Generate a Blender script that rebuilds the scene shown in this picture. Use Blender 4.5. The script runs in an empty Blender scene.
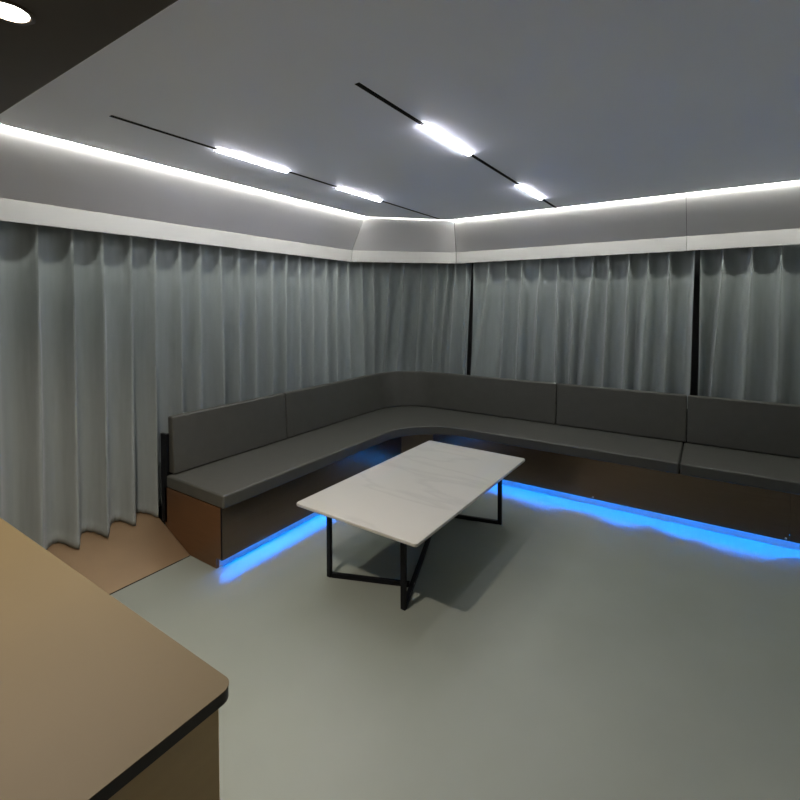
import bpy, bmesh, math, random
from mathutils import Vector, Matrix
random.seed(7)
sc = bpy.context.scene
col = sc.collection

# ------------------------------------------------------------------ helpers
def srgb(r, g, b):
    def f(c):
        c /= 255.0
        return c / 12.92 if c <= .04045 else ((c + .055) / 1.055) ** 2.4
    return (f(r), f(g), f(b), 1)

def new_mat(name):
    m = bpy.data.materials.new(name); m.use_nodes = True
    nt = m.node_tree
    return m, nt, nt.nodes['Principled BSDF']

def simple(name, color, rough=.5, metal=0.0, noise=0.0, nscale=8.0, bump=0.0, bscale=200.0, spec=None, stretch=(1, 1, 1)):
    m, nt, b = new_mat(name)
    b.inputs['Roughness'].default_value = rough
    b.inputs['Metallic'].default_value = metal
    if spec is not None: b.inputs['Specular IOR Level'].default_value = spec
    b.inputs['Base Color'].default_value = color
    tc = nt.nodes.new('ShaderNodeTexCoord'); mp = nt.nodes.new('ShaderNodeMapping')
    mp.inputs['Scale'].default_value = stretch
    nt.links.new(tc.outputs['Object'], mp.inputs['Vector'])
    if noise:
        n = nt.nodes.new('ShaderNodeTexNoise'); n.inputs['Scale'].default_value = nscale; n.inputs['Detail'].default_value = 4
        r = nt.nodes.new('ShaderNodeValToRGB')
        r.color_ramp.elements[0].position = .3; r.color_ramp.elements[1].position = .7
        r.color_ramp.elements[0].color = tuple(c * (1 - noise) for c in color[:3]) + (1,)
        r.color_ramp.elements[1].color = tuple(min(1, c * (1 + noise)) for c in color[:3]) + (1,)
        nt.links.new(mp.outputs[0], n.inputs['Vector'])
        nt.links.new(n.outputs['Fac'], r.inputs[0]); nt.links.new(r.outputs[0], b.inputs['Base Color'])
    if bump:
        n2 = nt.nodes.new('ShaderNodeTexNoise'); n2.inputs['Scale'].default_value = bscale; n2.inputs['Detail'].default_value = 2
        bp = nt.nodes.new('ShaderNodeBump'); bp.inputs['Strength'].default_value = bump; bp.inputs['Distance'].default_value = .002
        nt.links.new(mp.outputs[0], n2.inputs['Vector'])
        nt.links.new(n2.outputs['Fac'], bp.inputs['Height']); nt.links.new(bp.outputs[0], b.inputs['Normal'])
    return m

def emis(name, color, strength):
    m = bpy.data.materials.new(name); m.use_nodes = True
    nt = m.node_tree; nt.nodes.clear()
    e = nt.nodes.new('ShaderNodeEmission'); o = nt.nodes.new('ShaderNodeOutputMaterial')
    e.inputs[0].default_value = color; e.inputs[1].default_value = strength
    nt.links.new(e.outputs[0], o.inputs[0])
    return m

def link(name, bm, mat, parent=None, smooth=None, bevel=0.0, seg=2, recalc=True):
    if recalc: bmesh.ops.recalc_face_normals(bm, faces=bm.faces)
    me = bpy.data.meshes.new(name); bm.to_mesh(me); bm.free()
    o = bpy.data.objects.new(name, me); col.objects.link(o)
    for m in (mat if isinstance(mat, (list, tuple)) else [mat]): me.materials.append(m)
    if parent: o.parent = parent
    if smooth == 'all' or bevel:
        for p in me.polygons: p.use_smooth = True
    if bevel:
        md = o.modifiers.new('bevel', 'BEVEL'); md.width = bevel; md.segments = seg; md.limit_method = 'ANGLE'
        md.angle_limit = math.radians(40); md.harden_normals = True
    return o

def tag(o, label=None, cat=None, group=None, kind=None):
    if label: o['label'] = label
    if cat: o['category'] = cat
    if group: o['group'] = group
    if kind: o['kind'] = kind
    return o

def thing(name, label, cat, group=None):
    o = bpy.data.objects.new(name, None); col.objects.link(o)
    o.empty_display_size = .1
    return tag(o, label, cat, group)

def box(bm, x0, x1, y0, y1, z0, z1, mi=0):
    v = [bm.verts.new((x, y, z)) for z in (z0, z1) for y in (y0, y1) for x in (x0, x1)]
    for q in ((0, 2, 3, 1), (4, 5, 7, 6), (0, 1, 5, 4), (2, 6, 7, 3), (0, 4, 6, 2), (1, 3, 7, 5)):
        f = bm.faces.new([v[i] for i in q]); f.material_index = mi

def prism(bm, pts, z0, z1, mi=0):
    a = [bm.verts.new((x, y, z0)) for x, y in pts]; b = [bm.verts.new((x, y, z1)) for x, y in pts]
    n = len(pts)
    bm.faces.new(a[::-1]).material_index = mi; bm.faces.new(b).material_index = mi
    for i in range(n): bm.faces.new((a[i], a[(i + 1) % n], b[(i + 1) % n], b[i])).material_index = mi

def xz_prism(bm, pts, y0, y1):
    a = [bm.verts.new((x, y0, z)) for x, z in pts]; b = [bm.verts.new((x, y1, z)) for x, z in pts]
    n = len(pts)
    bm.faces.new(a); bm.faces.new(b[::-1])
    for i in range(n): bm.faces.new((a[i], b[i], b[(i + 1) % n], a[(i + 1) % n]))

def bar(bm, p, q, w, h):
    """square bar from p to q, w across (horizontal), h tall"""
    p, q = Vector(p), Vector(q); d = (q - p).normalized()
    s = d.cross(Vector((0, 0, 1))).normalized(); u = s.cross(d)
    r = []
    for c in (p, q):
        for a, b in ((-1, -1), (1, -1), (1, 1), (-1, 1)): r.append(bm.verts.new(c + s * a * w / 2 + u * b * h / 2))
    bm.faces.new(r[:4][::-1]); bm.faces.new(r[4:])
    for i in range(4): bm.faces.new((r[i], r[(i + 1) % 4], r[4 + (i + 1) % 4], r[4 + i]))

def disc(bm, c, r, z0, z1, n=32):
    prism(bm, [(c[0] + r * math.cos(2 * math.pi * i / n), c[1] + r * math.sin(2 * math.pi * i / n)) for i in range(n)], z0, z1)

def fillet(pts, rad, n=10):
    """open 2D polyline with rounded inner vertices"""
    out = [pts[0]]
    for i in range(1, len(pts) - 1):
        a, b, c = (Vector(pts[i - 1]), Vector(pts[i]), Vector(pts[i + 1]))
        r = rad[i - 1] if isinstance(rad, (list, tuple)) else rad
        u, v = (a - b).normalized(), (c - b).normalized()
        ang = u.angle(v); t = r / math.tan(ang / 2)
        s, e = b + u * t, b + v * t
        cen = b + (u + v).normalized() * (r / math.sin(ang / 2))
        a0 = math.atan2((s - cen).y, (s - cen).x); a1 = math.atan2((e - cen).y, (e - cen).x)
        da = (a1 - a0 + math.pi) % (2 * math.pi) - math.pi
        for k in range(n + 1):
            t_ = a0 + da * k / n
            out.append((cen.x + r * math.cos(t_), cen.y + r * math.sin(t_)))
    out.append(pts[-1])
    return out

def normals(path):
    """unit mitre normals of an open 2D path, pointing to the left of travel"""
    res = []
    for i in range(len(path)):
        ds = []
        if i: ds.append((Vector(path[i]) - Vector(path[i - 1])).normalized())
        if i < len(path) - 1: ds.append((Vector(path[i + 1]) - Vector(path[i])).normalized())
        ns = [Vector((-d.y, d.x)) for d in ds]
        m = sum(ns, Vector((0, 0))).normalized()
        res.append(m / max(.3, m.dot(ns[0])))
    return res

def sweep(bm, path, prof, mi=0):
    """closed profile [(d, z)] swept along 2D path; d is measured to the left of travel"""
    ns = normals(path)
    rings = [[bm.verts.new((p[0] + n.x * d, p[1] + n.y * d, z)) for d, z in prof] for p, n in zip(path, ns)]
    k = len(prof)
    for a, b in zip(rings, rings[1:]):
        for i in range(k):
            bm.faces.new((a[i], a[(i + 1) % k], b[(i + 1) % k], b[i])).material_index = mi
    bm.faces.new(rings[0][::-1]).material_index = mi; bm.faces.new(rings[-1]).material_index = mi

# ------------------------------------------------------------------ materials
M_floor = simple('floor_vinyl', (.198, .220, .192, 1), rough=.42, noise=.03, nscale=3, bump=.05, bscale=300)
M_ceil = simple('ceiling_panel', (.86, .91, 1.0, 1), rough=.55, noise=.01, nscale=2)
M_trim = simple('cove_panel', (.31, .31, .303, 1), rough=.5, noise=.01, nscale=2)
M_cove = simple('cove_panel_lit_tone', (.50, .50, .505, 1), rough=.55, noise=.01, nscale=2)  # cove slope paler than the band: extra LED wash put into its colour
M_wall = simple('wall_paint', (.05, .05, .05, 1), rough=.8, noise=.05)
M_curt = simple('curtain_fabric', (.205, .233, .231, 1), rough=.75, noise=.05, nscale=40, bump=.15, bscale=500, stretch=(1, 1, .08))
M_curt.node_tree.nodes['Principled BSDF'].inputs['Sheen Weight'].default_value = .15
M_seat = simple('grey_leatherette', (.051, .052, .044, 1), rough=.55, noise=.06, nscale=15, bump=.25, bscale=700)
M_bronze = simple('bronze_laminate', (.26, .15, .07, 1), rough=.3, metal=.6, noise=.06, nscale=6, stretch=(1, 1, 12))
M_panel = simple('dark_bronze_panel', (.175, .13, .095, 1), rough=.26, metal=.95, noise=.06, nscale=6, stretch=(1, 1, 12))
M_counter = simple('bronze_countertop', (.080, .060, .026, 1), rough=.6, metal=.0, spec=.25, noise=.03, nscale=5)
M_cab = simple('bronze_cabinet', (.50, .35, .16, 1), rough=.45, metal=.1, noise=.04, nscale=5, stretch=(1, 1, 8))
M_side = simple('copper_brown_panel', (.15, .075, .033, 1), rough=.35, metal=.5, noise=.06, nscale=6, stretch=(1, 1, 12))
M_ramp = simple('bronze_floor_plate', (.26, .18, .105, 1), rough=.3, metal=.5, noise=.05, nscale=6)
M_edge = simple('dark_edge_band', (.022, .016, .010, 1), rough=.45, noise=.1)
M_soffit = simple('dark_bronze_soffit', (.06, .045, .028, 1), rough=.45, metal=.2, noise=.08, nscale=5)
M_black = simple('black_metal', (.002, .0025, .004, 1), rough=.55, metal=.0, spec=.2, noise=.1)
M_track = simple('black_track', (.004, .004, .005, 1), rough=.8, noise=.1, spec=.15)
M_chrome = simple('chrome', (.8, .8, .82, 1), rough=.15, metal=1, noise=.03)
M_pale = simple('pale_plinth', (.55, .55, .55, 1), rough=.45, noise=.03)
E_cove = emis('cove_led', (1, .985, .90, 1), 42)
E_bar = emis('bar_led', (.93, .91, 1, 1), 25)
E_blue = emis('blue_led', (.0, .20, 1, 1), 100)
E_down = emis('downlight_led', (1, .90, .84, 1), 120)

def marble():
    m, nt, b = new_mat('white_marble')
    b.inputs['Roughness'].default_value = .35
    tc = nt.nodes.new('ShaderNodeTexCoord')
    mp = nt.nodes.new('ShaderNodeMapping'); mp.inputs['Rotation'].default_value = (0, 0, .55); mp.inputs['Scale'].default_value = (.5, 2.2, 1)
    n = nt.nodes.new('ShaderNodeTexNoise'); n.inputs['Scale'].default_value = 1.3; n.inputs['Detail'].default_value = 6; n.inputs['Distortion'].default_value = .3
    s = nt.nodes.new('ShaderNodeMath'); s.operation = 'SUBTRACT'; s.inputs[1].default_value = .5
    a = nt.nodes.new('ShaderNodeMath'); a.operation = 'ABSOLUTE'
    r = nt.nodes.new('ShaderNodeValToRGB')
    r.color_ramp.elements[0].position = 0; r.color_ramp.elements[0].color = (.31, .305, .285, 1)
    r.color_ramp.elements[1].position = .035; r.color_ramp.elements[1].color = (.415, .415, .38, 1)
    nt.links.new(tc.outputs['Object'], mp.inputs[0]); nt.links.new(mp.outputs[0], n.inputs['Vector'])
    nt.links.new(n.outputs['Fac'], s.inputs[0]); nt.links.new(s.outputs[0], a.inputs[0]); nt.links.new(a.outputs[0], r.inputs[0])
    mx = nt.nodes.new('ShaderNodeMix'); mx.data_type = 'RGBA'; mx.inputs['Factor'].default_value = .4
    mx.inputs['A'].default_value = (.415, .415, .38, 1)
    nt.links.new(r.outputs[0], mx.inputs['B']); nt.links.new(mx.outputs['Result'], b.inputs['Base Color'])
    return m
M_marble = marble()

# ------------------------------------------------------------------ room shell
XL, XR, YF, YB = -3.34, 1.5, -1.6, 4.74
ZC = 2.455
def struct(name, bm, m, **k): return tag(link(name, bm, m, **k), kind='structure')
bm = bmesh.new(); box(bm, XL - .1, XR + .1, YF - .1, YB + .1, -.08, 0); struct('floor', bm, M_floor)
bm = bmesh.new(); box(bm, XL - .1, XL, YF, YB, 0, 2.56); struct('wall_left', bm, M_wall)
bm = bmesh.new(); box(bm, XL - .1, XR + .1, YB, YB + .1, 0, 2.56); struct('wall_back', bm, M_wall)
M_wr = simple('side_wall_paint', (.75, .75, .74, 1), rough=.7, noise=.05)
bm = bmesh.new(); box(bm, XR, XR + .1, YF, YB, 0, 2.56); struct('wall_right', bm, M_wr)
bm = bmesh.new(); box(bm, XL - .1, XR + .1, YF - .1, YF, 0, 2.56); struct('wall_front', bm, M_wr)
# ceiling: roof slab and the dropped panel with its mitred corner
bm = bmesh.new()
box(bm, XL - .1, XR + .1, YF - .1, YB + .1, 2.54, 2.62)
prism(bm, [(-2.804, .70), (XR, .70), (XR, 4.259), (-2.181, 4.259), (-2.804, 3.634)], ZC, 2.54)
struct('ceiling', bm, M_ceil)
# band + sloped cove, one length per panel
band = [(-3.06, .70), (-3.06, 3.726), (-2.273, 4.515), (-.168, 4.515), (XR, 4.515)]
def seg_trim(name, i, g0=.0015, g1=.0015):
    bm = bmesh.new()
    prof = [(0, 2.04), (0, 2.157), (-.24, ZC), (-.24, ZC + .014), (.018, 2.17), (.018, 2.04)]
    ns = normals(band)
    a, b = Vector(band[i]), Vector(band[i + 1]); d = (b - a).normalized()
    rings = []
    for p, n, sh in ((a, ns[i], g0), (b, ns[i + 1], -g1)):
        rings.append([bm.verts.new((p.x + n.x * k + d.x * sh, p.y + n.y * k + d.y * sh, z)) for k, z in prof])
    n = len(prof)
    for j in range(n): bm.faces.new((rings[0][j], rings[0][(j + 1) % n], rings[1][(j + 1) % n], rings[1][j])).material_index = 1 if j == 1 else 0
    bm.faces.new(rings[0][::-1]); bm.faces.new(rings[1])
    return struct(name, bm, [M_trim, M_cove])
for i in range(4): seg_trim('trim_%d' % (i + 1), i, (.0015, .0035, .0035, .0015)[i], (.0035, .0035, .0015, .0015)[i])
# dark strip behind the joints
bm = bmesh.new(); sweep(bm, band, [(.019, 2.045), (.019, 2.165), (-.215, 2.452), (-.21, 2.475), (.03, 2.19), (.03, 2.045)])
struct('trim_5', bm, M_track)

# dark soffit over the counter with its downlight
bm = bmesh.new(); box(bm, XL, XR, YF, .72, 2.40, 2.54)
struct('trim_6', bm, M_soffit, bevel=.004)
t = thing('recessed_downlight', 'bright round downlight set in the dark bronze soffit at the upper left corner', 'downlight')
t.location = (-1.60, .487, 2.40)
bm = bmesh.new()
n = 40
for r0, r1, z0, z1 in ((.045, .058, -.004, -.004), (.058, .058, -.004, .0), (.045, .043, -.004, .0)):
    va = [bm.verts.new((r0 * math.cos(2 * math.pi * k / n), r0 * math.sin(2 * math.pi * k / n), z0)) for k in range(n)]
    vb = [bm.verts.new((r1 * math.cos(2 * math.pi * k / n), r1 * math.sin(2 * math.pi * k / n), z1)) for k in range(n)]
    for k in range(n): bm.faces.new((va[k], va[(k + 1) % n], vb[(k + 1) % n], vb[k]))
bmesh.ops.remove_doubles(bm, verts=bm.verts, dist=1e-5)
link('trim_ring', bm, M_soffit, t, smooth='all')
bm = bmesh.new(); disc(bm, (0, 0), .044, -.0025, -.0005); link('lens', bm, E_down, t)

# ------------------------------------------------------------------ cove LED lines
ns = normals(band)
inner = [(p[0] - n.x * .2445, p[1] - n.y * .2445) for p, n in zip(band, ns)]
cove_lab = ['thin white cove light above the left curtain wall, running to the corner',
            'short white cove light across the angled corner of the ceiling',
            'white cove light above the back wall, from the corner to the panel joint',
            'white cove light above the right curtain, beyond the panel joint']
for i in range(4):
    bm = bmesh.new()
    a, b = Vector(inner[i]), Vector(inner[i + 1]); d = (b - a).normalized()
    na, nb = ns[i], ns[i + 1]
    w = .009
    q = [a + d * .002, b - d * .002, b - d * .002 - nb * w, a + d * .002 - na * w]
    lo = [bm.verts.new((v.x, v.y, ZC + .001)) for v in q]; hi = [bm.verts.new((v.x, v.y, ZC + .010)) for v in q]
    bm.faces.new(lo[::-1]); bm.faces.new(hi)
    for j in range(4): bm.faces.new((lo[j], lo[(j + 1) % 4], hi[(j + 1) % 4], hi[j]))
    tag(link('cove_light', bm, E_cove), cove_lab[i], 'cove light', 'cove lights around the ceiling')

# ------------------------------------------------------------------ ceiling tracks and light bars
tracks = [(-1.146, 1.43, 4.257, 'black ceiling light track nearest the camera, in the middle of the ceiling', [(1.93, 2.445, 'long bright linear light bar, nearer one on the middle ceiling track'), (3.275, 3.79, 'bright linear light bar on the middle track, next to the back cove')]),
          (-2.262, 1.05, 4.174, 'thin black ceiling light track running beside the left cove', [(1.60, 2.105, 'bright linear light bar on the left ceiling track, nearer the counter'), (2.595, 3.12, 'bright linear light bar on the left ceiling track, nearer the corner')])]
for x, y0, y1, lab, bars in tracks:
    bm = bmesh.new()
    edges = [y0] + [v for b in bars for v in b[:2]] + [y1]
    for k in range(0, len(edges), 2):
        box(bm, x - .011, x + .011, edges[k], edges[k + 1], ZC - .002, ZC)
    for k in range(len(bars)):
        box(bm, x - .011, x + .011, bars[k][0], bars[k][1], ZC - .0015, ZC)
    tag(link('light_track', bm, M_track), lab, 'light track', 'ceiling light tracks')
    for a, b, bl in bars:
        t = thing('linear_light', bl, 'ceiling light', 'linear lights on the ceiling tracks')
        t.location = (x, (a + b) / 2, ZC)
        h = (b - a) / 2
        bm = bmesh.new(); box(bm, -.011, .011, -h + .002, h - .002, -.004, -.002); link('housing', bm, M_track, t)
        bm = bmesh.new(); box(bm, -.0115, .0115, -h, h, -.010, -.004); link('diffuser', bm, E_bar, t)

# ------------------------------------------------------------------ curtains
RA = (-2.741, .4265)
def ramp_z(x): return max(0, (RA[0] - x) * RA[1])
def resample(path, n):
    L = [0]
    for a, b in zip(path, path[1:]): L.append(L[-1] + (Vector(b) - Vector(a)).length)
    out = []
    for k in range(n + 1):
        s = L[-1] * k / n; i = 0
        while i < len(path) - 2 and L[i + 1] < s: i += 1
        f = (s - L[i]) / max(1e-9, L[i + 1] - L[i])
        out.append((path[i][0] + (path[i + 1][0] - path[i][0]) * f, path[i][1] + (path[i + 1][1] - path[i][1]) * f))
    return out
NC = 120
top_c = resample(fillet([(-3.14, 3.3), (-3.14, 3.788), (-2.328, 4.60), (-1.9, 4.60)], .25, 12), NC)
bot_c = resample(fillet([(-3.14, 3.3), (-3.14, 4.60), (-1.9, 4.60)], .45, 40), NC)
# path parameter: straight left by y, then the corner, then straight back by x
def path_at(path, k):
    """k in [-inf, NC+inf]; corner samples 0..NC, straight runs measured in metres*100 beyond"""
    if k <= 0: return Vector((-3.14, 3.3 + k / 100)), Vector((1, 0))
    if k >= NC: return Vector((-1.9 + (k - NC) / 100, 4.60)), Vector((0, -1))
    i = min(NC - 1, int(k)); f = k - i
    a, b = Vector(path[i]), Vector(path[i + 1]); p = a + (b - a) * f
    i0, i1 = max(0, i - 2), min(NC, i + 3)
    d = (Vector(path[i1]) - Vector(path[i0])).normalized()
    return p, Vector((d.y, -d.x))
def k_of(q):
    x, y = q
    if y <= 3.3 and x < -3: return (y - 3.3) * 100
    if x >= -1.9: return NC + (x + 1.9) * 100
    return min(range(NC + 1), key=lambda i: (top_c[i][0] - x) ** 2 + (top_c[i][1] - y) ** 2)

def curtain(label, pleats, leans, ztop=2.115, zbot=None, edge0=0, edge1=0):
    K = [k_of(p) for p in pleats]
    n = len(K)
    per = 24
    rnd = [(random.uniform(-1, 1), random.uniform(-1, 1), random.uniform(.7, 1.02), random.uniform(-1, 1)) for _ in range(n)]
    rows = [0, .012, .025, .04, .055, .075, .10, .13, .17, .22, .28, .35, .43, .51, .59, .67, .75, .82, .88, .93, .955, .968, .972, .985, 1.0]
    bm = bmesh.new()
    grid = []
    cols = [(i, j / per) for i in range(n - 1) for j in range(per)] + [(n - 2, 1.0)]
    for h in rows:
        g = min(1, max(0, (h - .03) / .35)); g = g * g * (3 - 2 * g)      # header -> open fold
        row = []
        for i, t in cols:
            ka = K[i] + leans[i] * h; kb = K[i + 1] + leans[i + 1] * h
            gap = abs(kb - ka) / 100
            k = ka + (kb - ka) * t
            ra, rb = rnd[i], rnd[i + 1]
            # pinch ridges at both ends
            def ridge(u, w): return math.exp(-(u / w) ** 2)
            da, db = t * gap, (1 - t) * gap
            wid = .010 + .012 * g + .018 * h
            header = .052 * (ridge(da, .010) + ridge(db, .010)) - .040 * math.sin(math.pi * t) ** .8
            wa, wb = wid * ra[2], wid * rb[2]
            body = (.056 * (ra[2] * ridge(da, wa) + rb[2] * ridge(db, wb))
                    - .048 * math.sin(math.pi * t)
                    + .011 * ra[0] * math.sin(2 * math.pi * t) * math.sin(math.pi * t)
                    + .009 * ra[1] * math.sin(math.pi * t) * math.sin(3 * math.pi * t + ra[3] * 2 + 2 * h))
            off = header * (1 - g) + body * g
            # slow sway of the fold, more toward the hem
            k += g * .9 * math.sin(2 * math.pi * t) * ra[3] + .5 * h * h * math.sin(5 * h + ra[0] * 6)
            if h >= .97: off += .003
            if h > .9: off += .004 * math.sin(40 * t + 9 * ra[0]) * (h - .9) * 10 * (.5 + .5 * ra[1])
            if i == 0 and edge0: off -= edge0 * (1 - t) ** 3 * .5
            if i == n - 2 and edge1: off -= edge1 * t ** 3 * .5
            pt, nt_ = path_at(top_c, k); pb, nb_ = path_at(bot_c, k)
            z_lo = zbot if zbot is not None else ramp_z(pb.x + nb_.x * off) + .012
            z = ztop + (z_lo - ztop) * h
            m = min(1, max(0, (2.08 - z) / (2.08 - .95)))
            p = pt.lerp(pb, m); nn = nt_.lerp(nb_, m).normalized()
            row.append(bm.verts.new((p.x + nn.x * off, p.y + nn.y * off, z)))
        grid.append(row)
    for a, b in zip(grid, grid[1:]):
        for i in range(len(a) - 1): bm.faces.new((a[i], a[i + 1], b[i + 1], b[i]))
    o = link('curtain', bm, M_curt, smooth='all', recalc=False)
    sd = o.modifiers.new('thick', 'SOLIDIFY'); sd.thickness = .0015; sd.offset = 0
    return tag(o, label, 'curtain', 'pinch pleated curtains along the walls')

PA = [(-3.14, y) for y in (.36, .53, .69, .855, 1.046, 1.22, 1.38, 1.55, 1.707, 1.886, 2.041, 2.212, 2.379, 2.537, 2.716, 2.874, 3.03, 3.208, 3.379, 3.533, 3.708)] + \
     [(-3.051, 3.862), (-2.959, 3.955), (-2.834, 4.079), (-2.722, 4.191), (-2.591, 4.322), (-2.471, 4.442), (-2.387, 4.527), (-2.31, 4.60), (-2.168, 4.60), (-2.116, 4.60)]
LA = [0, 0, 0, 0, -1, -1, -1, -1, -2] + [random.uniform(-3, 3) for _ in range(len(PA) - 10)] + [0]
curtain('long grey pleated curtain along the left wall, reaching the floor and turning the corner', PA, LA, edge1=.05)
PB = [(x, 4.60) for x in (-2.088, -1.901, -1.724, -1.563, -1.381, -1.215, -1.059, -.886, -.758, -.595, -.442, -.285, -.108)]
LB = [0, -12, -9, -6, -9, -1, -5, -14, -6, -5, -7, -4, -3]
curtain('grey pleated curtain on the back wall, between the room corner and the dark gap', PB, LB, zbot=.42, edge0=.03)
PC = [(x, 4.60) for x in (-.072, .09, .269, .447, .624, .80, .97, 1.14, 1.31, 1.46)]
LC = [0, -10, -5, -2, -3, 2, -3, 0, 2, 0]
curtain('grey pleated curtain at the far right of the back wall, right of the dark gap', PC, LC, zbot=.42)

# ------------------------------------------------------------------ bench base
YE = 1.705                                  # left end of the bench
face_l, face_b = -2.411, 3.875
XE = XR - .03
pan = [(face_l, YE), (face_l, 3.655), (-2.191, face_b), (.4488, face_b)]
base = thing('bench_base', 'dark bronze L-shaped bench base raised on a lit plinth, under the grey seats', 'bench base')
bm = bmesh.new(); sweep(bm, pan, [(0, .066), (0, .383), (.018, .383), (.018, .066)])
link('front_panel', bm, M_panel, base)
bm = bmesh.new()
xz_prism(bm, [(-2.413, .066), (-2.413, .383), (-3.02, .383), (-3.02, ramp_z(-3.02) + .002), (RA[0], .002), (-2.466, .002), (-2.466, .066)], YE - .004, YE + .014)
tag(link('side_panel', bm, M_side, base), 'copper brown end panel')
bm = bmesh.new(); sweep(bm, [(face_l, YE + .015), (face_l, 3.655), (-2.191, face_b), (.449, face_b)], [(.052, .001), (.052, .112), (.0185, .112), (.0185, .13), (.07, .13), (.07, .001)])
link('plinth', bm, M_pale, base)
bm = bmesh.new(); sweep(bm, [(face_l, YE + .02), (face_l, 3.655), (-2.191, face_b), (.449, face_b)], [(.019, .365), (.019, .384), (.56, .384), (.56, .365)])
link('seat_board', bm, M_panel, base)
bm = bmesh.new(); box(bm, -2.4195, -2.4102, YE - .0052, YE - .0005, .066, .383); link('edge_strip', bm, M_black, base)
bm = bmesh.new()
box(bm, -3.066, -2.995, YE - .004, YE + .0165, ramp_z(-3.066) + .004, .738)
link('end_post', bm, M_black, base, bevel=.003)
bm = bmesh.new(); sweep(bm, fillet([(-3.024, YE + .02), (-3.024, 4.509), (XE, 4.509)], .50, 16), [(0, .39), (0, .735), (.008, .735), (.008, .39)])
link('back_board', bm, M_black, base, smooth=None)
for sx, sz in ((-.746, .080), (.430, .080)):
    bm = bmesh.new()
    bmesh.ops.create_uvsphere(bm, u_segments=12, v_segments=8, radius=.008)
    o = link('screw', bm, M_chrome, base, smooth='all'); o.location = (sx, face_b - .001, sz); o.scale = (1, .5, 1)
    tag(o, 'small shiny screw head')
rb = thing('bench_base', 'separate bronze bench base unit at the far right, past the upright panel joint', 'bench base')
p2 = [(.4498, face_b), (XE, face_b)]
for nm, prof, m in (('front_panel', [(0, .066), (0, .383), (.018, .383), (.018, .066)], M_panel),
                    ('plinth', [(.052, .001), (.052, .112), (.0185, .112), (.0185, .13), (.07, .13), (.07, .001)], M_pale),
                    ('seat_board', [(.019, .365), (.019, .384), (.56, .384), (.56, .365)], M_panel)):
    bm = bmesh.new(); sweep(bm, p2, prof); link(nm, bm, m, rb)

# blue LED tape stuck along the plinth, not quite straight
def tape(path_pts, label):
    bm = bmesh.new(); prev = None
    for (p, n, z) in path_pts:
        r = [bm.verts.new((p[0] + n[0] * d, p[1] + n[1] * d, z + dz)) for d, dz in ((.0515, -.0012), (.049, -.0012), (.049, .0012), (.0515, .0012))]
        if prev:
            for i in range(4): bm.faces.new((prev[i], prev[(i + 1) % 4], r[(i + 1) % 4], r[i]))
        else: bm.faces.new(r[::-1])
        prev = r
    bm.faces.new(prev)
    return tag(link('led_strip', bm, E_blue), label, 'led strip', 'blue led strips under the bench')
def zt(D):
    D = max(.1, (D - .25) * 1.35 + .29)
    return .066 + .05 * .066 / D
Lpts = [(y, .19) for y in (YE + .03, 2.0)] + [(2.4, .2), (2.7, .215), (3.1, .2), (3.4, .2), (3.655, .2)]
def lerp_tab(tab, x):
    if x <= tab[0][0]: return tab[0][1]
    for (a, va), (b, vb) in zip(tab, tab[1:]):
        if x <= b:
            f = (x - a) / (b - a); f = f * f * (3 - 2 * f)
            return va + (vb - va) * f
    return tab[-1][1]
pts = [((face_l, y), (-1, 0), zt(lerp_tab(Lpts, y))) for y in [YE + .03 + k * .06 for k in range(33)] if y < 3.63]
tape(pts, 'blue led strip under the left arm of the bench')
Rpts = [(-1.5, .25), (-1.408, .275), (-1.185, .36), (-.967, .233), (-.783, .19), (-.619, .35), (-.478, .32), (-.36, .14), (-.256, .25), (-.144, .295), (-.082, .225), (.022, .298), (.138, .345), (.288, .328), (.49, .13), (.7, .25), (1.0, .3), (1.4, .22)]
pts = [((x, face_b), (0, 1), zt(lerp_tab(Rpts, x))) for x in [-2.15 + k * .03 for k in range(121)]]
tape(pts, 'blue led strip under the back arm of the bench')

# ------------------------------------------------------------------ seat cushions
def cushion(name, pts, z0, z1, label, cat, bev=.014):
    bm = bmesh.new(); prism(bm, pts, z0, z1)
    o = link(name, bm, M_seat, bevel=bev, seg=4)
    return tag(o, label, cat)
front = fillet([(-2.378, YE - .012), (-2.378, 3.843), (-.168, 3.843)], .50, 20)
back = fillet([(-2.99, YE - .012), (-2.99, 4.475), (-.168, 4.475)], .40, 16)
tag(cushion('seat_cushion', front + back[::-1], .386, .469, 'long L-shaped dark grey bench seat cushion, curving through the corner', 'seat cushion'), group='bench seat cushions')
tag(cushion('seat_cushion', [(-.162, 3.843), (XE, 3.843), (XE, 4.475), (-.162, 4.475)], .386, .469, 'dark grey bench seat cushion at the right end, after the seat joint', 'seat cushion'), group='bench seat cushions')

# ------------------------------------------------------------------ backrest cushions
prof = [(0, .472), (.022, .856), (.072, .856), (.066, .472)]
fr_l, fr_b = -2.945, 4.43
def backrest(path, label):
    bm = bmesh.new(); sweep(bm, path, prof)
    o = link('backrest_cushion', bm, M_seat, bevel=.012, seg=4)
    return tag(o, label, 'backrest cushion', 'bench backrest cushions')
backrest([(fr_l, 1.724), (fr_l, 2.722)], 'dark grey backrest cushion at the open left end of the bench')
backrest(fillet([(fr_l, 2.728), (fr_l, fr_b), (-1.190, fr_b)], .42, 18), 'long dark grey backrest cushion bent around the room corner')
backrest([(-1.184, fr_b), (-.147, fr_b)], 'dark grey backrest cushion on the back wall, right of the corner one')
backrest([(-.141, fr_b), (XE, fr_b)], 'dark grey backrest cushion at the far right of the bench')

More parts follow.
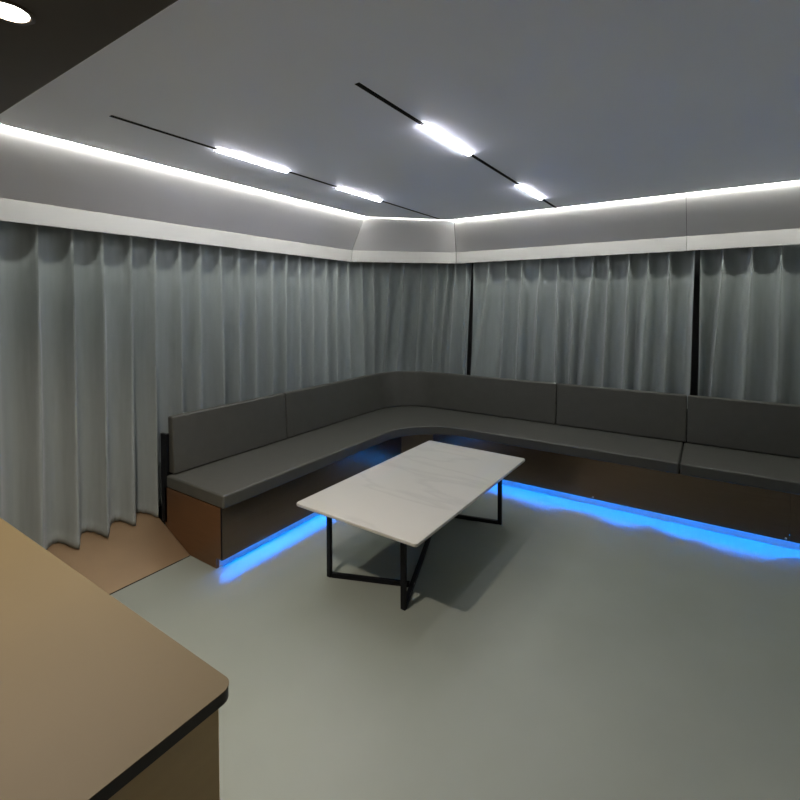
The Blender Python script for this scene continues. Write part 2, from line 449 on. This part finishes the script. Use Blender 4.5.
# ------------------------------------------------------------------ bronze ramp by the left wall
bm = bmesh.new()
xz_prism(bm, [(RA[0], .0), (RA[0], .003), (XL + .002, ramp_z(XL) + .003), (XL + .002, .0)], -.9, YE - .006)
tag(link('floor_ramp', bm, M_ramp), 'bronze sloped floor panel between the left curtain hem and the grey floor', 'floor panel')
bm = bmesh.new(); box(bm, RA[0] + .0005, RA[0] + .007, -.9, YE - .006, 0, .0015)
struct('trim_7', bm, M_track)

# ------------------------------------------------------------------ counter in the foreground
ct = thing('counter', 'bronze counter with a dark edged rounded top in the lower left foreground', 'counter')
cx, cy = -.619, .4575
def rounded(x0, x1, y0, y1, r, n=8):
    p = []
    for (ax, ay, a0) in ((x1 - r, y1 - r, 0), (x0 + r, y1 - r, 90), (x0 + r, y0 + r, 180), (x1 - r, y0 + r, 270)):
        for k in range(n + 1):
            a = math.radians(a0 + 90 * k / n); p.append((ax + r * math.cos(a), ay + r * math.sin(a)))
    return p
bm = bmesh.new(); prism(bm, rounded(-2.45, cx, -.6, cy, .022), .9985, 1.0); tp = link('countertop', bm, M_counter, ct)
bm = bmesh.new(); prism(bm, rounded(-2.449, cx - .001, -.599, cy - .001, .021), .979, .9984); tag(link('edge_band', bm, M_edge, tp), 'dark brown edge')
bm = bmesh.new(); box(bm, -2.43, cx - .020, -.58, cy - .0155, .004, .9785); link('cabinet_body', bm, M_cab, ct, bevel=.0015)

# ------------------------------------------------------------------ coffee table
tb = thing('coffee_table', 'low white marble coffee table on a black steel frame, in front of the bench', 'coffee table')
tx, ty = -1.532, 2.60
tb.location = (tx, ty, 0); tb.rotation_euler = (0, 0, math.radians(-1.0))
bm = bmesh.new(); prism(bm, rounded(-.411, .411, -.746, .746, .022), .452, .470)
link('tabletop', bm, M_marble, tb, bevel=.005, seg=3)
FL, FR, BR, BL = (-.315, -.575), (.209, -.586), (.287, .595), (-.203, .60)
FL, FR, BR, BL = [(x * math.cos(.028) - y * math.sin(.028), x * math.sin(.028) + y * math.cos(.028)) for x, y in (FL, FR, BR, BL)]
for p in (FL, FR, BR, BL):
    bm = bmesh.new(); box(bm, p[0] - .014, p[0] + .014, p[1] - .010, p[1] + .010, .001, .451)
    link('leg', bm, M_black, tb, bevel=.001)
zr = .013
def lerp2(a, b, t): return (a[0] + (b[0] - a[0]) * t, a[1] + (b[1] - a[1]) * t)
bm = bmesh.new(); bar(bm, (FR[0], FR[1] + .0105, zr), (BL[0], BL[1] - .0105, zr), .024, .024)
tag(link('floor_rail', bm, M_black, tb), 'long diagonal black floor rail')
J1, J2 = lerp2(FR, BL, .16), lerp2(FR, BL, .90)
for a, b in ((FL, J1), (BR, J2)):
    bm = bmesh.new()
    d = (Vector(b) - Vector(a)).normalized()
    a2 = Vector(a) + d * .0145; b2 = Vector(b) - d * .0135
    bar(bm, (a2.x, a2.y, zr), (b2.x, b2.y, zr), .022, .024); link('floor_rail', bm, M_black, tb)
bm = bmesh.new(); bar(bm, (FR[0], FR[1], .439), (BL[0], BL[1], .439), .022, .022); link('top_rail', bm, M_black, tb)
for a, b in ((FL, J1), (BR, J2)):
    bm = bmesh.new(); bar(bm, (a[0], a[1], .439), (b[0], b[1], .439), .022, .022); link('top_rail', bm, M_black, tb)
bm = bmesh.new(); bmesh.ops.create_uvsphere(bm, u_segments=10, v_segments=6, radius=.005)
o = link('bolt', bm, M_chrome, tb, smooth='all'); o.location = (J1[0] + .012, J1[1] + .004, .02); tag(o, 'tiny shiny bolt')

# ------------------------------------------------------------------ lamps (the soffit downlight's beam)
def spot(loc, power, colr, size, blend, rad=.04):
    l = bpy.data.lights.new('downlight_beam', 'SPOT'); l.energy = power; l.color = colr; l.spot_size = math.radians(size); l.spot_blend = blend; l.shadow_soft_size = rad
    o = bpy.data.objects.new('downlight_beam', l); col.objects.link(o); o.location = loc
spot((-1.60, .487, 2.385), 50, (1, .86, .72), 130, .8)
w = bpy.data.worlds.new('world'); sc.world = w; w.use_nodes = True
w.node_tree.nodes['Background'].inputs[0].default_value = (0, 0, 0, 1)

# ------------------------------------------------------------------ camera
f_px, px, py = 466.514, 398.42, 317.99
yaw, pitch, roll = .58888, -.02855, -.0017056
fwd = Vector((-math.sin(yaw) * math.cos(pitch), math.cos(yaw) * math.cos(pitch), math.sin(pitch)))
right = Vector((math.cos(yaw), math.sin(yaw), 0)); up = right.cross(fwd)
r2 = right * math.cos(roll) + up * math.sin(roll); u2 = -right * math.sin(roll) + up * math.cos(roll)
cam = bpy.data.cameras.new('camera'); co = bpy.data.objects.new('camera', cam); col.objects.link(co)
co.matrix_world = Matrix(((r2.x, u2.x, -fwd.x, 0), (r2.y, u2.y, -fwd.y, 0), (r2.z, u2.z, -fwd.z, 1.6), (0, 0, 0, 1)))
cam.sensor_width = 36; cam.lens = f_px * 36 / 800
cam.shift_x = (400 - px) / 800; cam.shift_y = (py - 400) / 800
cam.clip_start = .02
sc.camera = co

sc.view_settings.view_transform = 'Standard'; sc.view_settings.look = 'None'
sc.view_settings.gamma = 1; sc.view_settings.use_curve_mapping = False
sc.view_settings.exposure = 1.83
